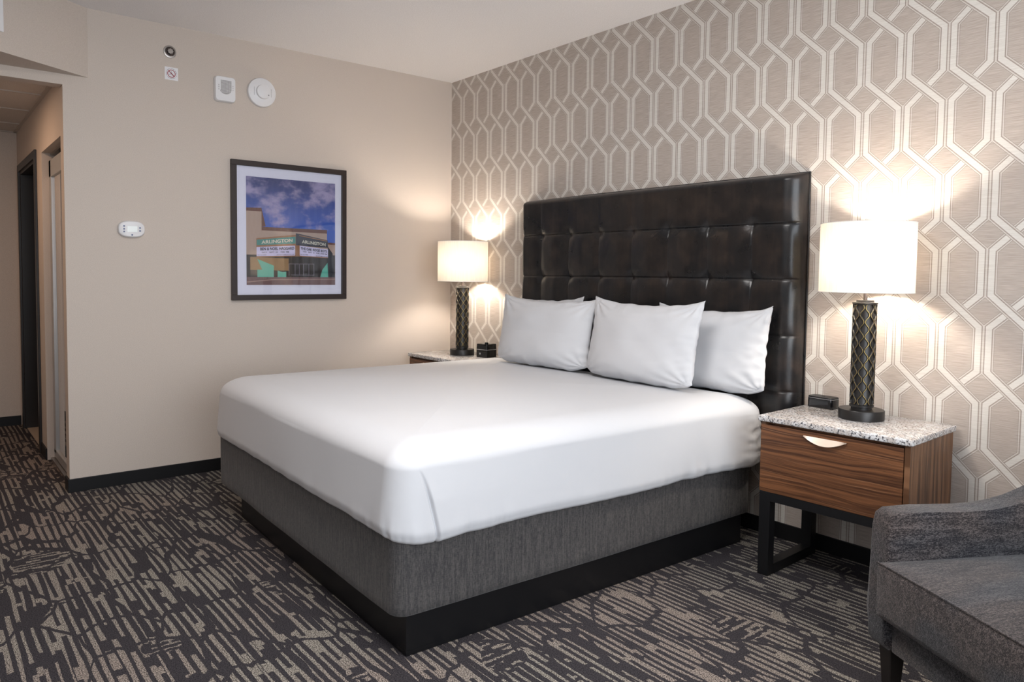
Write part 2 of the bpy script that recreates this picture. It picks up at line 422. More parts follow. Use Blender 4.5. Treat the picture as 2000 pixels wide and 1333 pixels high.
b = bx(dx0-.3, -1.03, YE+.14, YE+2.0, -.02, .004); struct('floor_bathroom', b, MTI)
b = bx(dx0-.32, dx0-.3, YE+.1, YE+2, 0, 2.4); box(b, -1.03, -1.01, YE+.1, YE+2, 0, 2.4); box(b, dx0-.3, -1.03, YE+1.98, YE+2, 0, 2.4); box(b, dx0-.3, -1.03, YE+.1, YE+2, 2.4, 2.42)
struct('wall_bathroom', b, MP)
struct('trim_2', bx(dx0+.02, dx1-.02, YE+.01, YE+.14, 0, .006), Mat('stone threshold', (0.55, 0.45, 0.36), 0.3).m)
# mirrored sliding closet door in its recess
cd_ = empty('door_2', ((cx0+cx1)/2, YE+.06, 0)); cd_['kind'] = 'structure'
yy0, yy1 = YE+.05, YE+.075
b = bmesh.new(); box(b, cx0, cx0+.075, yy0-.01, yy1, .05, ct-.05, .003); box(b, cx1-.06, cx1, yy0-.01, yy1, .05, ct-.05, .003)
obj('door_stile', rel(b, cd_), MAL, cd_)
b = bmesh.new(); box(b, cx0, cx1, yy0-.01, yy1, ct-.16, ct-.05, .003); box(b, cx0, cx1, yy0-.01, yy1, .02, .075, .003)
obj('door_rail', rel(b, cd_), MAL, cd_)
b = bmesh.new(); box(b, cx0+.07, cx1-.05, yy0+.002, yy0+.01, .07, ct-.15); obj('mirror', rel(b, cd_), MMI, cd_)
b = bmesh.new(); box(b, cx0, cx1, YE+.02, YE+.1, 0, .016); box(b, cx0, cx1, yy0, YE+.1, ct-.012, ct); obj('door_track', rel(b, cd_), MST, cd_)
b = bx(cx0-.1, -.1, YE+.6, YE+.62, 0, 2.36); box(b, cx0-.1, cx0-.08, YE+.1, YE+.6, 0, 2.36); struct('wall_closet', b, MP)

# ------------------------------------------------------------------ bed
BO = Vector((1.80, -.10, 0)); BR = -.03
bed = empty('bed', BO, BR)
tag(bed, 'king bed made up in plain white sheets on a grey box spring and black plinth', 'bed')
pl = obj('plinth', bx(-.75, .965, -1.92, -.08, 0, .16, .002), MBK, bed)
tr = obj('edge_trim', bx(.90, .9665, -1.9215, -1.80, .012, .018), MBK, pl)
def rring(hx0, hx1, y0, y1, r, n, dense=None):
    """n points round a rounded rectangle with outward normals, starting mid head side, ccw"""
    segs = []; C = [((hx1-r), (y1-r), 0), ((hx0+r), (y1-r), 90), ((hx0+r), (y0+r), 180), ((hx1-r), (y0+r), 270)]
    pts = []
    for cx, cy, a0 in C:
        for k in range(61):
            a = math.radians(a0+90*k/60); pts.append((Vector((cx+r*math.cos(a), cy+r*math.sin(a))), Vector((math.cos(a), math.sin(a)))))
    L = [0]
    for i in range(len(pts)): L.append(L[-1]+(pts[(i+1) % len(pts)][0]-pts[i][0]).length)
    out = []; j = 0
    S_ = [L[-1]*i/n for i in range(n)]
    if dense:   # extra samples round the near foot corner
        f0, f1, m_ = dense
        S_ = sorted(S_+[L[-1]*(f0+(f1-f0)*(i+.5)/m_) for i in range(m_)])
    for s in S_:
        while L[j+1] < s: j += 1
        f = (s-L[j])/max(1e-9, L[j+1]-L[j]); a = pts[j]; c = pts[(j+1) % len(pts)]
        out.append((a[0].lerp(c[0], f), a[1].lerp(c[1], f).normalized()))
    return out
def ringed(levels, ringf, cap=True):
    bm = bmesh.new(); prev = None
    for lv in levels:
        ring = [bm.verts.new(p) for p in ringf(lv)]
        if prev:
            n = len(ring)
            for i in range(n): bm.faces.new((prev[i], prev[(i+1) % n], ring[(i+1) % n], ring[i]))
        prev = ring
    return bm, prev
# box spring with slightly wavy linen cover
def bs_ring(lv):
    z, ins = lv; out = []
    for p, nrm in rring(-1.0+ins, .975-ins, -1.965+ins, -.030, .055, 360):
        wv = .004*noise.noise(Vector((p.x*3, p.y*3, z*4)))
        out.append((p.x+nrm.x*wv, p.y+nrm.y*wv+.03*p.x*max(0, 1+p.y/1.9), z+.004*noise.noise(Vector((p.x*2.5, p.y*2.5, 7))) ))
    return out
lv = [(.136, .03), (.136, .006), (.142, .001)]+[(.142+.28*k/10, 0) for k in range(1, 10)]+[(.43, .004), (.437, .012), (.437, .3)]
bm, _ = ringed(lv, bs_ring); obj('box_spring', bm, MBX, bed, smooth=True)
# fitted white sheet over the mattress: bulging sides, tucked hem, pleat at the near foot corner
def sheet():
    x0, x1, y0, y1 = -1.005, 1.00, -1.975, -.030; zb, zt = .395, .718
    lv = []
    for k in range(7): a = k/6; lv.append(('u', a))
    for k in range(1, 45): lv.append(('s', k/44))
    for k in range(1, 23): lv.append(('r', k/22))
    for k in range(1, 31): lv.append(('t', k/30))
    R = .085; A0 = .085; bm = bmesh.new(); prev = None
    W_, D_ = x1-x0, y1-y0; P_ = 2*(W_+D_)-.8+2*PI*.10
    # perimeter runs from the head's near corner counter-clockwise; the near foot corner ends at this fraction
    fc = (PI*.05+(W_-.2)+PI*.05+(D_-.2)+PI*.05+(W_-.2))/P_
    dn = (fc-.02, fc+.065, 360)
    base = rring(x0, x1, y0, y1, .10, 620, dn)
    base = [(p+nn*(.045*((p.y+.45)/.45)**1.5) if (nn.x > .5 and p.y > -.45) else p, nn) for p, nn in base]
    N = len(base)
    RX = .16
    inner = [(Vector((min(max(p.x, x0+RX), x1-RX), min(max(p.y, y0+RX), y1-RX))), nn) for p, nn in base]
    cen = Vector(((x0+x1)/2, (y0+y1)/2))
    for kind, t in lv:
        ring = []
        for i, (p, nrm) in enumerate(base):
            # position along perimeter for noise
            q = Vector((p.x*1.0, p.y*1.0, 0))
            foot = max(0, -nrm.y); side = max(0, nrm.x); head = max(0, nrm.y)
            hem = zb+.012*noise.noise(Vector((p.x*1.7, p.y*1.7, 3.1)))+.005*noise.noise(Vector((p.x*9, p.y*9, 1)))-.012*side+.006*foot
            bul = .022*(1-head)*(1-.6*max(0, -nrm.x))
            if kind == 'u': out = bul-.006-.030*(1-math.sin(t*PI/2)); z = hem+.022*(1-math.cos(t*PI/2))
            elif kind == 's': out = bul*(1-t)-.006*max(0, 1-t/.12)**2; z = hem+.022+(zt-R-hem-.022)*t
            elif kind == 'r': a = A0+t*(PI/2-A0); out = 0; z = zt-R+R*(math.sin(a)-math.sin(A0))/(1-math.sin(A0))
            if kind == 't':
                ip = inner[i][0]; c = cen+(ip-cen)*(1-t); z = zt+.026*(1-(1-t)**2)+.0025*noise.noise(Vector((c.x*2.2, c.y*2.2, 9)))
                ring.append((c.x, c.y, z)); continue
            if kind == 'r': base_p = inner[i][0]+(p-inner[i][0])*math.cos(A0+t*(PI/2-A0))/math.cos(A0)
            else: base_p = p+nrm*out
                        # fine creases near the hem
            if kind in 'us':
                tz = t if kind == 's' else 0
                fade = math.exp(-tz*6); s = (p.x-p.y)*26
                cr = noise.noise(Vector((p.x*22, p.y*22, z*5+(p.x+p.y)*4)))+.5*noise.noise(Vector((p.x*50, p.y*50, z*10)))
                amt = .0022*fade
                if side > .5 and p.y > -.75: amt += .004*fade
                dc = ((p.x-x1)**2+(p.y-y0)**2)**.5
                amt += .006*fade*math.exp(-dc*9)
                base_p = base_p+nrm*(amt*cr)
                # large soft undulation
                base_p = base_p+nrm*(.004*noise.noise(Vector((p.x*2.2, p.y*2.2, z*3+5))))
                if side > .5 and p.y > -.25: # ruffled head end
                    g = (p.y+.25)/.25; base_p = base_p+nrm*(.012*g*noise.noise(Vector((z*30, p.y*14, 2))))
            # pleat: the side panel folds over the foot panel
            if kind in 'us' or (kind == 'r' and t < .5):
                th = math.atan2(nrm.y, nrm.x)  # 0 on the side, -90deg on the foot
                if nrm.x > .02 and nrm.y < .5:
                    # signed distance along perimeter from the corner's end on the side face
                    sdist = (p.y-(y0+.10)) if nrm.x > .9999 else -(math.radians(0)-th)*.10
                    z01 = 1.0 if kind == 'r' else (t if kind == 's' else 0)
                    s0 = -.020+.066*(1-z01)**.6
                    k = (sdist-s0)
                    st = 1/(1+math.exp(-k/.004)) if abs(k) < .2 else (1 if k > 0 else 0)
                    fz = min(1, (1-z01)*2.2)*(1 if kind != 'r' else 0)
                    base_p = base_p+nrm*(fz*(.009*st*math.exp(-max(0, k)*8)-.012*math.exp(-((k+.003)/.005)**2)))
            ring.append((base_p.x, base_p.y, z))
        rv = [bm.verts.new((v[0], v[1]+.03*v[0]*max(0, 1+v[1]/1.9), v[2])) for v in ring]
        if prev:
            for i in range(N): bm.faces.new((prev[i], prev[(i+1) % N], rv[(i+1) % N], rv[i]))
        prev = rv
    bmesh.ops.remove_doubles(bm, verts=prev, dist=.02)
    return bm
sh = obj('fitted_sheet', sheet(), MS, bed, smooth=True); sh['label'] = 'smooth white sheet tucked round the mattress'

# headboard
def headboard():
    X0, X1, Z0, Z1 = .958, 2.945, .42, 1.768; nx, nz = 420, 290; yb, D = -.012, .060
    xs = [1.167+.2563*k for k in range(7)]; zs = [1.530-.2655*k for k in range(5)]
    bm = bmesh.new(); grid = []
    for j in range(nz+1):
        row = []
        for i in range(nx+1):
            fx = i/nx; fz = j/nz
            # cosine spacing near borders so that the rolled edge is well sampled
            x = X0+(X1-X0)*fx; z = Z0+(Z1-Z0)*fz
            ex = min(x-X0, X1-x); ez = min(z-Z0, Z1-z)
            rr = .05
            def roll(e, r, d):
                if e >= r: return 1.0
                q = 1-e/r; return math.sqrt(max(0, 1-q*q))
            edge = roll(ex, .085 if x > 2 else .045, 1)*roll(ez, .035, 1)
            dx = min(abs(x-a) for a in xs); dz = min(abs(z-a) for a in zs)
            top = z > zs[0]; outx = x < xs[0] or x > xs[-1]
            h = D
            h += .013-.008*math.exp(-(dz/.030))
            vA = .0052*(.3 if top else 1)*(1.25 if x < 2 else .85)
            h += .0085-vA*math.exp(-(dx/.040))
            h += .010*(1-math.exp(-(dx*dx+dz*dz)/.0011))
            if not top and not outx: h += .0022*math.cos(min(dx, .128)/.128*PI+PI)
            h -= .0035*math.exp(-(dx/.003)**2)*(.4 if top else 1)*math.exp(-dz/.08)
            h -= .0045*math.exp(-(dz/.003)**2)
            h += .0018*noise.noise(Vector((x*6, z*6, 1)))+.0012*noise.noise(Vector((x*18, z*5, 4)))
            # pulls radiating from the buttons
            if dx < .12 and dz < .12:
                an = math.atan2(dz, dx); rr2 = math.hypot(dx, dz)
                h += .0006*math.sin(an*14)*math.exp(-rr2/.035)
            row.append(bm.verts.new((x, yb-h*edge, z)))
        grid.append(row)
    for j in range(nz):
        for i in range(nx): bm.faces.new((grid[j][i], grid[j][i+1], grid[j+1][i+1], grid[j+1][i]))
    # back
    per = grid[0][:]+[r[-1] for r in grid[1:]]+grid[-1][-2::-1]+[r[0] for r in grid[-2:0:-1]]
    back = [bm.verts.new((v.co.x, -.001, v.co.z)) for v in per]
    for i in range(len(per)):
        j = (i+1) % len(per); bm.faces.new((per[i], back[i], back[j], per[j]))
    bm.faces.new(back)
    return bm
hb = obj('headboard', headboard(), MLE, None, smooth=True, angle=50)
tag(hb, 'tall black button-tufted leather headboard fixed to the patterned wall', 'headboard')
pipe = bmesh.new(); yy = -.008
tube(pipe, [Vector((.955, yy, .42)), Vector((.955, yy, 1.00)), Vector((.955, yy, 1.768)), Vector((1.5, yy, 1.771)), Vector((2.4, yy, 1.771)), Vector((2.947, yy, 1.770)), Vector((2.948, yy, 1.2)), Vector((2.948, yy, .42))], .004, 8)
obj('piping', pipe, MLE, hb, smooth=True)

# ------------------------------------------------------------------ pillows
def pillow(name, loc, rz, lean, W, Ht, T, seed, label, roll=0, tips=(0, 0)):
    bm = bmesh.new(); n, m_ = 96, 70; sides = []
    for sgn in (-1, 1):
        g = []
        for j in range(m_+1):
            row = []
            for i in range(n+1):
                u = -1+2*i/n; v = -1+2*j/m_
                u = math.sin(u*PI/2)*.35+u*.65; v = math.sin(v*PI/2)*.35+v*.65
                # outline: pointed corners, edges drawn in
                ex = 1-.055*(1-v*v)**1.0*abs(u)**3; ez = 1-.085*(1-u*u)*abs(v)**3
                if v < 0: ez = 1-.02*(1-u*u)*abs(v)**3
                X_ = u*W/2*ex; Z_ = v*Ht/2*ez
                if v < 0:   # the bottom corners round off where they rest on the bed
                    Z_ += .035*max(0, abs(u)-.55)**2/.2*abs(v)**3; X_ -= math.copysign(.012, u)*abs(u)**8*abs(v)**3
                if v > 0.2: Z_ += (tips[0]*max(0, -u)**4+tips[1]*max(0, u)**4)*(v-.2)/.8
                th = max(0, (1-abs(u)**2.6))**.62*max(0, (1-abs(v)**(2.6 if v > 0 else 4.2)))**.62
                low = 1+.28*max(0, -v)*(1-u*u)-.10*v
                Y_ = sgn*T/2*th*low
                # creases running in from corners and edges
                e = 1-th
                cr = noise.noise(Vector((u*7+seed*3.1, v*7, seed)))*.006*e
                ra = math.atan2(v-.95 if v > 0 else v+.95, (u-.95) if u > 0 else (u+.95)); rd = math.hypot(abs(u)-1, abs(v)-1)
                cr += .0055*math.sin(ra*13+seed)*math.exp(-rd*2.6)*min(1, th*4)
                cr += .007*noise.noise(Vector((u*2.2+seed, v*2.2, 5+seed)))*th
                cr += .004*noise.noise(Vector((u*16+seed, v*3, 5+seed)))*math.exp(-(1-abs(v))*5)*min(1, th*3)
                Y_ += (sgn if th > .02 else 0)*cr
                Z_ += .006*noise.noise(Vector((u*5+seed*2, 3, v)))*abs(v)**4
                X_ += .005*noise.noise(Vector((v*6+seed*2, 8, u)))*abs(u)**4
                row.append(bm.verts.new((X_, Y_, Z_+Ht/2)))
            g.append(row)
        for j in range(m_):
            for i in range(n): bm.faces.new((g[j][i], g[j][i+1], g[j+1][i+1], g[j+1][i]))
    bmesh.ops.remove_doubles(bm, verts=[v for v in bm.verts if abs(v.co.y) < .0005], dist=.0003)
    o = obj(name, bm, MS, None, smooth=True)
    o.rotation_mode = 'XYZ'
    o.matrix_world = Matrix.Translation(loc) @ Matrix.Rotation(rz, 4, 'Z') @ Matrix.Rotation(-lean, 4, 'X') @ Matrix.Rotation(roll, 4, 'Y')
    return tag(o, label, 'pillow')
pillow('pillow', (1.265, -.195, .730), .0, .10, .72, .40, .13, 1.3, 'white pillow against the headboard, mostly hidden behind the front pillow on the far side', tips=(0, .02))
pillow('pillow', (2.535, -.205, .712), -.02, .10, .68, .41, .14, 2.7, 'white pillow against the headboard on the side nearest the drawer nightstand', tips=(.015, .02))
pillow('pillow', (1.505, -.40, .728), .05, .17, .78, .41, .15, 4.1, 'white pillow in the front row, on the side near the clock cube', tips=(.02, .01))
pillow('pillow', (2.262, -.42, .728), -.06, .17, .76, .42, .155, 5.9, 'foremost white pillow at the middle of the bed, overlapping both neighbours', tips=(.02, .02))

# ------------------------------------------------------------------ nightstands
def nightstand():
    r = empty('nightstand')
    W2 = .3065; D = .448; t = .664; c0 = .364
    sl = bx(-W2, W2, -D, 0, t, .690, .006, 3); obj('granite_top', sl, MGR, r, smooth=True, angle=40)
    obj('side_panel', bx(-W2+.010, -W2+.030, -D+.012, -.006, c0, t, .001), MWV, r)
    obj('side_panel', bx(W2-.030, W2-.010, -D+.012, -.006, c0, t, .001), MWV, r)
    body = bx(-W2+.030, W2-.030, -D+.035, -.012, c0, t-.004); obj('cabinet_body', body, MW, r)
    dr = obj('drawer', bx(-W2+.010, W2-.033, -D+.010, -D+.034, c0+.001, t-.012, .0012), MW, r)
    hd = bmesh.new(); n = 24; cxh, zt_, hw, dp = -.02, t-.030, .087, .025
    top, bot, topo, boto = [], [], [], []
    for k in range(n+1):
        a = -1+2*k/n; x = cxh+a*hw; zb_ = zt_-dp*(1-a*a)**1.15-.001
        ou = .004+.012*(1-a*a)
        top.append(hd.verts.new((x, -D+.0105, zt_))); bot.append(hd.verts.new((x, -D+.010-ou, zb_)))
        topo.append(hd.verts.new((x, -D+.0085-.002, zt_+.001))); boto.append(hd.verts.new((x, -D+.008-ou-.0015, zb_-.0015)))
    for k in range(n):
        hd.faces.new((top[k], top[k+1], bot[k+1], bot[k])); hd.faces.new((topo[k], boto[k], boto[k+1], topo[k+1]))
        hd.faces.new((bot[k], bot[k+1], boto[k+1], boto[k])); hd.faces.new((top[k], topo[k], topo[k+1], top[k+1]))
    h = obj('drawer_pull', hd, MNK, dr, smooth=True, angle=35); h['label'] = 'crescent champagne metal pull'
    s = .048
    for sx in (-1, 1):
        xa, xb = (-W2+.010, -W2+.010+s) if sx < 0 else (W2-.010-s, W2-.010)
        f2 = bx(xa, xb, -D+.012, -D+.012+s, 0, c0, .002); obj('leg', f2, MFR, r)
        f3 = bx(xa, xb, -.012-s, -.012, 0, c0, .002); obj('leg', f3, MFR, r)
        obj('floor_runner', bx(xa, xb, -D+.012+s, -.012-s, 0, s*.9, .001), MFR, r)
        obj('frame_rail', bx(xa, xb, -D+.012+s, -.012-s, c0-.038, c0), MFR, r)
    obj('frame_rail', bx(-W2+.010+s, W2-.010-s, -D+.012, -D+.012+.035, c0-.038, c0), MFR, r)
    obj('frame_rail', bx(-W2+.010+s, W2-.010-s, -.047, -.012, c0-.038, c0), MFR, r)
    return r
ns = nightstand()
ns.location = (3.302, -.0315, 0); ns.rotation_euler = (0, 0, .0345)
tag(ns, 'walnut one-drawer nightstand with speckled granite top on black steel legs, beside the grey armchair', 'nightstand', 'granite-topped nightstands')
nl = copy_tree(ns); nl.location = (.437, -.018, 0); nl.rotation_euler = (0, 0, 0)
tag(nl, 'granite-topped nightstand in the room corner, nearly hidden behind the bed', 'nightstand', 'granite-topped nightstands')

# ------------------------------------------------------------------ lamps
def lamp():
    r = empty('table_lamp')
    b = bmesh.new(); lathe(b, [(0, 0), (.086, 0), (.088, .002), (.088, .038), (.086, .041), (.0, .041)], 64); obj('base', b, MBZ, r, smooth=True, angle=40)
    b = bmesh.new(); lathe(b, [(.040, .041), (.040, .050), (.047, .052), (.047, .060), (.042, .062), (.0405, .065), (.0405, .478), (.049, .480), (.049, .487), (.034, .488), (.034, .496), (.0, .496)], 48)
    obj('column', b, [MBZ], r, smooth=True, angle=35)
    # raised wavy ribs, neighbours in antiphase
    rb = bmesh.new(); nr = 14; R0 = .0405; z0, z1 = .064, .478; per = .0595; amp = .0066
    NS = 150
    for k in range(nr):
        prev = None
        for s in range(NS+1):
            z = z0+(z1-z0)*s/NS; ph = 2*PI*(z-z0)/per+(PI if k % 2 else 0)
            a = 2*PI*k/nr+amp/R0*math.sin(ph); da = amp/R0*math.cos(ph)*2*PI/per
            tl = math.atan(da*R0)
            sec = []
            for (o, h) in ((-.0026, -.001), (-.0022, .0048), (-.0006, .0060), (.0006, .0060), (.0022, .0048), (.0026, -.001)):
                aa = a+o/math.cos(tl)/R0*1.0; R = R0+h
                sec.append(rb.verts.new((R*math.cos(aa), R*math.sin(aa), z)))
            if prev:
                for q in range(5):
                    fc = rb.faces.new((prev[q], prev[q+1], sec[q+1], sec[q])); fc.material_index = 1 if q == 2 else 0
            prev = sec
    obj('wavy_ribs', rb, [MBZ, MGD], r, smooth=True, angle=60)['label'] = 'dark wavy ribs with gold crests'
    b = bmesh.new(); lathe(b, [(0, .496), (.008, .496), (.008, .575), (.015, .577), (.015, .618), (.0, .62)], 20); obj('neck', b, MBZ2, r, smooth=True, angle=40)
    b = bmesh.new(); lathe(b, [(.180, .528), (.180, .814)], 96); s = obj('lamp_shade', b, MSH, r, smooth=True)
    t = bmesh.new()
    for zz in (.529, .813):
        tube(t, [Vector((.1800*math.cos(2*PI*i/96), .1800*math.sin(2*PI*i/96), zz)) for i in range(97)], .0014, 6)
    for q in range(3):
        a = 2*PI*q/3+.4; tube(t, [Vector((.012*math.cos(a), .012*math.sin(a), .800)), Vector((.179*math.cos(a), .179*math.sin(a), .806))], .0015, 6)
    tube(t, [Vector((.012, 0, .80)), Vector((.032, 0, .76)), Vector((.040, 0, .70)), Vector((.034, 0, .64)), Vector((.015, 0, .60))], .0015, 6)
    tube(t, [Vector((-.012, 0, .80)), Vector((-.032, 0, .76)), Vector((-.040, 0, .70)), Vector((-.034, 0, .64)), Vector((-.015, 0, .60))], .0015, 6)
    obj('shade_ring', t, MWH, s, smooth=True)
    b = bmesh.new(); lathe(b, [(0, .620), (.013, .622), (.016, .634), (.028, .662), (.030, .680), (.024, .703), (.0, .712)], 20); obj('bulb', b, MBU, r, smooth=True)
    return r
lr = lamp(); lr.location = (3.312, -.205, .690)
tag(lr, 'lit table lamp with wavy bronze column and drum shade on the nightstand by the armchair', 'table lamp', 'matching bronze table lamps')
ll = copy_tree(lr); ll.location = (.450, -.205, .690); ll.rotation_euler = (0, 0, .2)
tag(ll, 'lit bronze table lamp with drum shade in the far corner of the room', 'table lamp', 'matching bronze table lamps')

# ------------------------------------------------------------------ small things on the nightstands
def rrect(x0, x1, y0, y1, r, n=6):
    out = []
    for cx, cy, a0 in ((x1-r, y1-r, 0), (x0+r, y1-r, 90), (x0+r, y0+r, 180), (x1-r, y0+r, 270)):
        for k in range(n+1):
            a = math.radians(a0+90*k/n); out.append((cx+r*math.cos(a), cy+r*math.sin(a)))
    return out
hub = empty('power_outlet_box', (3.085, -.085, .690), -.05)
tag(hub, 'low black power outlet box with rounded corners, on the nightstand between headboard and lamp', 'power strip')
def layered(outer, zs, ins):
    bm = bmesh.new(); prev = None
    cx = sum(p[0] for p in outer)/len(outer); cy = sum(p[1] for p in outer)/len(outer)
    for z, s in zip(zs, ins):
        ring = [bm.verts.new((cx+(p[0]-cx)*s, cy+(p[1]-cy)*s, z)) for p in outer]
        if prev:
            for i in range(len(ring)): bm.faces.new((prev[i], prev[(i+1) % len(ring)], ring[(i+1) % len(ring)], ring[i]))
        else: bm.faces.new(ring[::-1])
        prev = ring
    bm.faces.new(prev); return bm
obj('body', layered(rrect(-.062, .062, -.036, .036, .022), (0, .044, .046), (1, 1, .99)), MBP, hub, smooth=True, angle=35)
obj('trim_line', layered(rrect(-.0622, .0622, -.0362, .0362, .022), (.0425, .0440), (1, 1)), MGY, hub, smooth=True, angle=35)
obj('top_plate', layered(rrect(-.061, .061, -.035, .035, .021), (.046, .049, .0505), (1, .99, .96)), MFR, hub, smooth=True, angle=35)
for cx in (-.034, .034):
    sk = bmesh.new()
    for a, b_ in ((-.006, .004), (.006, .004)): box(sk, cx+a-.001, cx+a+.001, b_-.004, b_+.004, .0500, .0508)
    box(sk, cx-.002, cx+.002, -.012, -.008, .0500, .0508)
    obj('socket', sk, MBP, hub)
obj('button', bx(-.006, .006, -.004, .004, .0500, .0515), MBP, hub)
ck = empty('clock_cube', (.668, -.150, .690), .15)
tag(ck, 'small glossy black cube clock with a top knob, beside the far lamp', 'clock')
obj('body', layered(rrect(-.052, .052, -.052, .052, .008), (0, .052, .052), (.99, 1, .98)), MBP, ck, smooth=True, angle=35)
obj('silver_band', layered(rrect(-.052, .052, -.052, .052, .008), (.0525, .056), (1.0, 1.0)), MAL, ck)
obj('top_housing', layered(rrect(-.052, .052, -.052, .052, .008), (.0565, .090, .094), (1, .96, .93)), MBP, ck, smooth=True, angle=35)
b = bmesh.new(); lathe(b, [(0, .094), (.012, .094), (.012, .101), (.010, .103), (0, .103)], 24); obj('knob', b, MBP, ck, smooth=True, angle=40)
b = bmesh.new(); lathe(b, [(.0, 0), (.007, 0), (.007, .003), (.0045, .0035), (.004, .001), (0, .001)], 20, M=Matrix.Translation((-.012, -.0515, .026)) @ Matrix.Rotation(PI/2, 4, 'X')); obj('ring_button', b, MAL, ck, smooth=True, angle=40)

# ------------------------------------------------------------------ armchair
ch = empty('armchair', (3.763, -1.086, 0), -.502)
tag(ch, 'charcoal tweed armchair with swooping arms in front of the nightstand', 'armchair')
CW = .74
def arm(x0, x1):
    prof = [(.02, .195), (.0, .215), (-.004, .30), (.0, .55), (.008, .588), (.03, .602), (.12, .602), (.26, .598), (.33, .600), (.39, .607), (.45, .620), (.51, .641), (.57, .670), (.63, .711), (.68, .757), (.72, .80), (.76, .83), (.80, .82), (.78, .60), (.74, .195)]
    bm = bmesh.new(); a = [bm.verts.new((x0, y, z)) for y, z in prof]; c = [bm.verts.new((x1, y, z)) for y, z in prof]
    bm.faces.new(a); bm.faces.new(c[::-1])
    for i in range(len(prof)):
        j = (i+1) % len(prof); bm.faces.new((a[i], a[j], c[j], c[i]))
    es = [e for e in bm.edges if (e.verts[0].co.x == e.verts[1].co.x)]
    bmesh.ops.bevel(bm, geom=es, offset=.012, segments=4, profile=.5, affect='EDGES')
    return bm
obj('armrest', arm(0, .078), MTW, ch, smooth=True, angle=50); obj('armrest', arm(CW-.078, CW), MTW, ch, smooth=True, angle=50)
def cushion(x0, x1, y0, y1, z0, z1, crown, r=.02, nx=60, ny=60):
    bm = bx(x0, x1, y0, y1, z0, z1); 
    bmesh.ops.subdivide_edges(bm, edges=bm.edges[:], cuts=14, use_grid_fill=True)
    cx, cy, cz = (x0+x1)/2, (y0+y1)/2, (z0+z1)/2
    for v in bm.verts:
        u = (v.co.x-cx)/(x1-x0)*2; w_ = (v.co.y-cy)/(y1-y0)*2; t = (v.co.z-cz)/(z1-z0)*2
        v.co.z += crown*t*(1-u*u)*(1-w_*w_)
        v.co.y += -.012*(1-t*t)*(1 if w_ < -.99 else 0)*(1-u**4)
        v.co.x += .004*noise.noise(v.co*9)*abs(u)
    es = [e for e in bm.edges if len(e.link_faces) == 2 and e.calc_face_angle() > 1.1]
    bmesh.ops.bevel(bm, geom=es, offset=r, segments=3, profile=.5, affect='EDGES', clamp_overlap=True)
    return bm
cf = obj('seat_cushion', cushion(.070, CW-.070, -.030, .62, .305, .462, .020, .010), MTW, ch, smooth=True)
pw = bmesh.new(); tube(pw, [Vector((.070, -.028, .462)), Vector((.3, -.030, .465)), Vector((CW-.070, -.028, .462))], .0025, 6); obj('welt', pw, MTW, cf, smooth=True)
obj('front_rail', bx(.079, CW-.079, .02, .06, .195, .302, .006), MTW, ch, smooth=True, angle=40)
obj('seat_deck', bx(.079, CW-.079, .06, .70, .20, .30), MTW, ch)
bk = cushion(.080, CW-.080, .60, .74, .30, .88, .0, .03); 
for v in bk.verts: v.co.y += (v.co.z-.3)*.12
obj('backrest', bk, MTW, ch, smooth=True)
for (lx, ly) in ((.035, .06), (CW-.035, .06), (.035, .68), (CW-.035, .68)):
    lb = bmesh.new(); a = [lb.verts.new((lx+sx*.014+(.008 if ly > .3 else 0)*0, ly+sy*.014, 0)) for sx, sy in ((-1, -1), (1, -1), (1, 1), (-1, 1))]
    c = [lb.verts.new((lx+sx*.026, ly+sy*.026, .20)) for sx, sy in ((-1, -1), (1, -1), (1, 1), (-1, 1))]
    lb.faces.new(a[::-1]); lb.faces.new(c)
    for i in range(4): lb.faces.new((a[i], a[(i+1) % 4], c[(i+1) % 4], c[i]))
    bmesh.ops.bevel(lb, geom=lb.edges[:], offset=.002, segments=1, affect='EDGES')
    obj('leg', lb, MES, ch)

# ------------------------------------------------------------------ framed picture on the left wall
PY0, PY1, PZ0, PZ1 = -1.711, -.909, 1.088, 1.987
pic = empty('framed_picture', (0, PY0, PZ0))
tag(pic, 'dark framed photograph of a theatre marquee under a blue cloudy sky', 'picture')
PW, PH = PY1-PY0, PZ1-PZ0; fw = .034
def PM(z=0.0): return Matrix.Translation((z, 0, 0)) @ WL
b = bmesh.new()
for (x0, x1, z0, z1) in ((0, PW, 0, fw), (0, PW, PH-fw, PH), (0, fw, fw, PH-fw), (PW-fw, PW, fw, PH-fw)):
    box(b, .0, .028, x0, x1, z0, z1, .0015)
obj('frame', b, MPF, pic)
b = bmesh.new(); box(b, .001, .010, fw-.002, PW-fw+.002, fw-.002, PH-fw+.002); obj('mat_board', b, MMT, pic)
ux0, ux1, vz0, vz1 = .098, PW-.080, .098, PH-.098
def UV(cx, cy):
    u = (cx-207)/730; tp = 210+58*u; bt = 1135-8*u; v = (bt-cy)/(bt-tp)
    return ux0+(ux1-ux0)*u, vz0+(vz1-vz0)*v
def psky():
    m = Mat('printed cloudy sky', (0.1, 0.15, 0.4), 0.5); x, y, z = m.xyz()
    n = m.noise(m.vec(0., y*5.5, z*8.), 1, 5, .55); n2 = m.noise(m.vec(3., y*12, z*22), 1, 4, .6)
    c = m.mix(z.smooth(.45, .85), (0.030, 0.10, 0.46), (0.010, 0.022, 0.14)); c = m.mix((n+n2*.25).smooth(.56, .80), c, (0.34, 0.30, 0.50))
    m.color(c); return m.m
pmats = [psky()]
def pm(name, c): pmats.append(Mat(name, c, .55).m); return len(pmats)-1
tan = pm('printed tan wall', (0.40, 0.29, 0.24)); brn = pm('printed brown cornice', (0.13, 0.045, 0.03)); drk = pm('printed dark shopfront', (0.022, 0.016, 0.016))
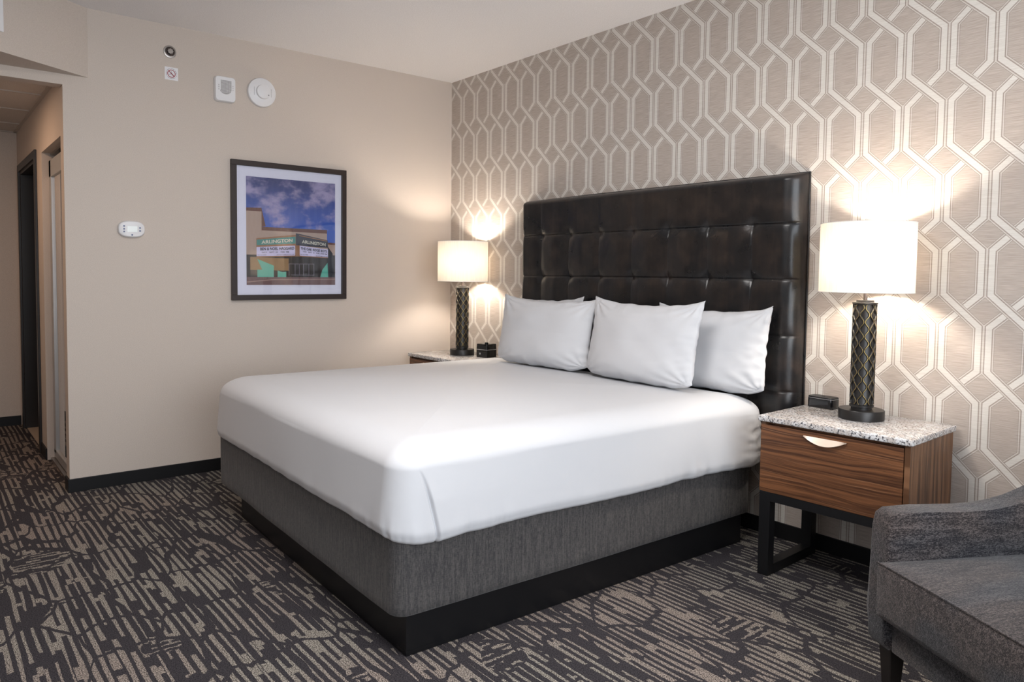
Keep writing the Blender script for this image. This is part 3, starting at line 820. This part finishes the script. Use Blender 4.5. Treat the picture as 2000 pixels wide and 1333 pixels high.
teal = pm('printed teal', (0.06, 0.24, 0.22)); slate = pm('printed slate', (0.035, 0.035, 0.055)); brd = pm('printed letter board', (0.62, 0.58, 0.80))
road = pm('printed road', (0.16, 0.085, 0.085)); post = pm('printed mint poster', (0.10, 0.42, 0.33)); org = pm('printed orange strip', (0.30, 0.14, 0.07)); door = pm('printed door frame', (0.16, 0.14, 0.17)); gold = pm('painted amber reflection', (0.27, 0.16, 0.07)); shd = pm('printed tree', (0.02, 0.022, 0.03)); kerb = pm('printed kerb', (0.34, 0.22, 0.19))
pr = bmesh.new(); lay = [0]
def poly(mi, *pts):
    z = .0105+lay[0]*.00006; lay[0] += 1
    f = pr.faces.new([pr.verts.new((z, *UV(*p))) for p in pts]); f.material_index = mi
poly(0, (207, 210), (937, 268), (937, 1127), (207, 1135))
poly(tan, (207, 485), (325, 492), (330, 650), (865, 672), (865, 1065), (207, 1065))
poly(brn, (207, 475), (325, 478), (325, 508), (207, 502)); poly(brn, (325, 478), (357, 632), (325, 640))
poly(brn, (325, 638), (865, 660), (865, 690), (325, 668))
poly(tan, (865, 775), (937, 780), (937, 1000), (865, 1000)); poly(brn, (865, 765), (937, 770), (937, 786), (865, 782))
poly(drk, (207, 875), (937, 875), (937, 1070), (207, 1070)); poly(gold, (235, 895), (540, 905), (540, 1010), (235, 1005))  # amber patch: glow reflected in the glass, painted over the dark shopfront
poly(shd, (872, 800), (915, 860), (932, 1060), (872, 1060))
poly(org, (283, 735), (600, 702), (600, 800), (283, 815)); poly(teal, (286, 748), (598, 718), (598, 778), (286, 795))
poly(brd, (285, 810), (593, 795), (593, 880), (285, 890))
poly(slate, (600, 690), (630, 695), (872, 748), (874, 812), (600, 792)); poly(org, (628, 705), (868, 752), (868, 758), (628, 712))
poly(brd, (632, 795), (874, 825), (874, 895), (632, 880)); poly(org, (596, 792), (630, 792), (632, 882), (596, 882)); poly(org, (285, 888), (594, 879), (632, 879), (874, 893), (874, 899), (632, 887), (594, 887), (285, 897))
poly(post, (290, 912), (420, 967), (420, 1066), (290, 1066), (290, 1002), (328, 1002)); poly(post, (450, 1008), (490, 1022), (520, 1018), (520, 1066), (450, 1066)); poly(post, (869, 940), (876, 1066), (805, 1066), (825, 998))
for a in (540, 590, 625, 660, 705, 748): poly(door, (a, 950), (a+6, 950), (a+6, 1052), (a, 1052))
poly(door, (540, 948), (754, 948), (754, 954), (540, 954)); poly(door, (560, 1042), (754, 1042), (754, 1048), (560, 1048))
poly(road, (207, 1066), (937, 1062), (937, 1127), (207, 1135)); poly(kerb, (207, 1105), (420, 1082), (937, 1076), (937, 1082), (420, 1090), (207, 1114))
prt = obj('print', pr, pmats, pic)
MLT = Mat('printed pale lettering', (0.60, 0.58, 0.50), .5).m
def text(s, p0, p1, hgt, mat, name='marquee_lettering'):
    cu = bpy.data.curves.new('t', 'FONT'); cu.body = s; cu.size = 1; cu.offset = .03 if hgt > 15 else .008
    to = bpy.data.objects.new('t', cu); COL.objects.link(to)
    me = bpy.data.meshes.new_from_object(to.evaluated_get(bpy.context.evaluated_depsgraph_get()))
    bpy.data.objects.remove(to); bpy.data.curves.remove(cu)
    xs = [v.co.x for v in me.vertices]; x0, x1 = min(xs), max(xs)
    a = Vector(UV(*p0)); c = Vector(UV(*p1)); u = (c-a); hz = hgt/925*(vz1-vz0)
    for v in me.vertices:
        q = a+u*((v.co.x-x0)/(x1-x0)); v.co = Vector((.0105+.0028, q.x, q.y+v.co.y/.72*hz))
    me.materials.append(mat); o = bpy.data.objects.new(name, me); COL.objects.link(o); o.parent = prt
text('ARLINGTON', (322, 783), (572, 762), 28, MLT); text('ARLINGTON', (650, 772), (852, 798), 28, MLT)
text('BEN & NOEL HAGGARD', (313, 838), (585, 828), 24, MIK); text('THE OAK RIDGE BOYS', (640, 828), (862, 852), 22, MIK)
text('OCT   SEPT 18    7:00  PM', (325, 862), (542, 855), 12, MIK); text('THU   SEPT 12   5:00 | 8:00 PM', (655, 850), (862, 872), 12, MIK)
text('707 223-4000', (292, 882), (360, 880), 7, MIK); text('ARLINGTONMUSICHALL.NET', (442, 878), (590, 873), 7, MIK)
text('707 223-4000', (636, 872), (700, 876), 8, MIK); text('ARLINGTONMUSICHALL.NET', (768, 884), (872, 892), 8, MIK)
b = bmesh.new(); box(b, .0150, .0165, fw-.001, PW-fw+.001, fw-.001, PH-fw+.001); obj('glass', b, MGL, pic)

# ------------------------------------------------------------------ devices on the left wall
def wallthing(name, y, z, label, cat):
    o = empty(name, (0, y, z)); return tag(o, label, cat)
sp = wallthing('fire_sprinkler', -2.066, 2.590, 'round chrome sprinkler head set high in the wall above the hanger warning sticker', 'sprinkler')
b = bmesh.new(); lathe(b, [(.0, .001), (.026, .001), (.028, .006), (.036, .005), (.0375, .002), (.0375, 0)], 48, M=WL); obj('escutcheon', b, MST, sp, smooth=True, angle=35)
b = bmesh.new(); lathe(b, [(.027, .001), (.0265, .004), (.021, .0045), (.020, .002), (0, .002)], 40, M=WL); obj('recess', b, MBZ2, sp, smooth=True, angle=35)
b = bmesh.new(); lathe(b, [(0, 0), (.008, .0), (.008, .018), (.014, .019), (.014, .021), (0, .021)], 16, M=WL)
for k in range(8):
    a = k*PI/4; box(b, .019, .0205, .013*math.cos(a)-.003, .013*math.cos(a)+.003, .013*math.sin(a)-.003, .013*math.sin(a)+.003)
obj('deflector', b, MST, sp, smooth=True, angle=35)
stk = wallthing('warning_sticker', -2.0575, 2.462, 'square white sticker with a red crossed-out hanger under the sprinkler', 'sticker')
b = bx(.0, .0008, -.038, .038, -.038, .038); obj('sheet', b, MPA, stk)
b = bmesh.new()
def ringflat(bm, r0, r1, z, n=48):
    for i in range(n):
        a0, a1 = 2*PI*i/n, 2*PI*(i+1)/n
        vs_ = [bm.verts.new((r*math.cos(a), r*math.sin(a), z)) for r, a in ((r0, a0), (r1, a0), (r1, a1), (r0, a1))]; bm.faces.new(vs_)
ringflat(b, .0195, .0235, .0012)
d = .0022; q = .0205/math.sqrt(2)
b.faces.new([b.verts.new(p) for p in ((-q-d/1.4, q-d/1.4, .0013), (q-d/1.4, -q-d/1.4, .0013), (q+d/1.4, -q+d/1.4, .0013), (-q+d/1.4, q+d/1.4, .0013))])
b.transform(WL); obj('prohibition_ring', b, MRD, stk)
b = bmesh.new()
tube(b, [Vector(p) for p in ((.001, -.013, -.007), (.001, .013, -.007), (.001, 0, .004), (.001, -.013, -.007))], .0008, 5)
tube(b, [Vector(p) for p in ((.001, 0, .004), (.001, 0, .008), (.001, .003, .011), (.001, 0, .013), (.001, -.003, .011))], .0008, 5)
for k in range(26):
    a = math.radians(205-k*9.2); r = .0295
    if k % 6 == 5: continue
    box(b, .0009, .0012, r*math.cos(a)-.0011, r*math.cos(a)+.0011, r*math.sin(a)-.0016, r*math.sin(a)+.0016)
for k in range(14):
    a = math.radians(225+k*7); r = .0295
    box(b, .0009, .0012, r*math.cos(a)-.0009, r*math.cos(a)+.0009, r*math.sin(a)-.0013, r*math.sin(a)+.0013)
obj('printed_hanger', b, MIK, stk)
def yz(pts): return pts
al = wallthing('fire_alarm_speaker', -1.746, 2.415, 'white rounded rectangular alarm speaker with square grille, left of the smoke detector', 'alarm')
lb = layered(rrect(-.064, .064, -.078, .078, .020), (0, .020, .032, .036), (1, 1, .97, .93)); lb.transform(WL); obj('housing', lb, MWH, al, smooth=True, angle=35)
lb = bmesh.new(); pts = [(-.030, .052), (-.030, -.005)]+[(.036*math.cos(math.radians(a)), -.005+.028*math.sin(math.radians(a))) for a in range(200, 341, 10)]+[(.036, -.005), (.036, .052)]
prism(lb, pts, .0355, .0372); lb.transform(WL); obj('grille', lb, MGY, al)
hb_ = bmesh.new()
for i in range(9):
    for j in range(10):
        x = -.026+i*.0073; z = -.022+j*.0075; box(hb_, .0370, .0376, x-.0018, x+.0018, z-.0018, z+.0018)
obj('grille_hole', hb_, MWH, al)
for hs, a0, a1, q in (((.020, .008, -.006), -.044, -.040, .004), ((.022, .010, -.002), .044, .047, .003)):
    t_ = bmesh.new()
    for hh in hs: box(t_, .0355, .0364, a0, a1, hh-q, hh+q)
    obj('printed_text', t_, MGY, al)
sm = wallthing('smoke_detector', -1.507, 2.434, 'round white smoke detector on the wall, right of the alarm speaker', 'smoke detector')
b = bmesh.new(); lathe(b, [(.0, 0), (.092, 0), (.094, .010), (.090, .022), (.070, .032), (.050, .034), (.046, .036), (.044, .050), (.038, .054), (0, .056)], 64, M=WL); obj('housing', b, MWH, sm, smooth=True, angle=32)
for sg in (-1, 1):
    b = bmesh.new()
    for k in range(5):
        x = sg*(.056+k*.006); box(b, .030-.0012*k*1.6-.002, .0335-.0012*k*1.6, x-.0012, x+.0012, -.026+k*.002, .026-k*.002)
    obj('vent_slot', b, MGY, sm)
b = bmesh.new(); lathe(b, [(0, 0), (.0035, 0), (.003, .002), (0, .002)], 12, M=Matrix.Translation((.0535, .030, -.020)) @ WL); obj('indicator_light', b, MIK, sm)
th = wallthing('thermostat', -2.294, 1.516, 'oval white wall thermostat with a small screen and grey buttons', 'thermostat')
def oval(a, b_, n=64, p=2.6): return [(a*math.copysign(abs(math.cos(t))**(2/p), math.cos(t)), b_*math.copysign(abs(math.sin(t))**(2/p), math.sin(t))) for t in [2*PI*i/n for i in range(n)]]
lb = layered(oval(.073, .049), (0, .014, .024, .028), (1, 1, .95, .86)); lb.transform(WL); obj('housing', lb, MWH, th, smooth=True, angle=35)
obj('screen', bx(.0275, .0288, -.026, .030, -.018, .018, .001), MSC, th)
for (y, z) in ((-.042, .016), (-.042, 0), (-.042, -.016), (.044, .008), (.044, -.009), (.001, -.034)):
    obj('button', bx(.0265, .0292, y-.0045, y+.0045, z-.0045, z+.0045, .001), MBT, th)
# supply grille on the angled soffit, cut by the frame
ang = math.atan2(sd.y, sd.x); vx = Vector((0, -2.505))+sd*.505
vent = empty('air_vent', (vx.x, vx.y, 2.46), ang); tag(vent, 'white wall vent at the upper left edge of the photo', 'vent')
b = bmesh.new()
for (a0, a1, z0, z1) in ((0, .5, 0, .02), (0, .5, .20, .22), (0, .02, .02, .20), (.48, .5, .02, .20)): box(b, a0, a1, .0, .008, z0, z1, .001)
obj('frame', b, MWH, vent)
for k in range(8): obj('louvre', bx(.02, .48, .001, .006, .026+k*.0215, .042+k*.0215), MWH, vent)
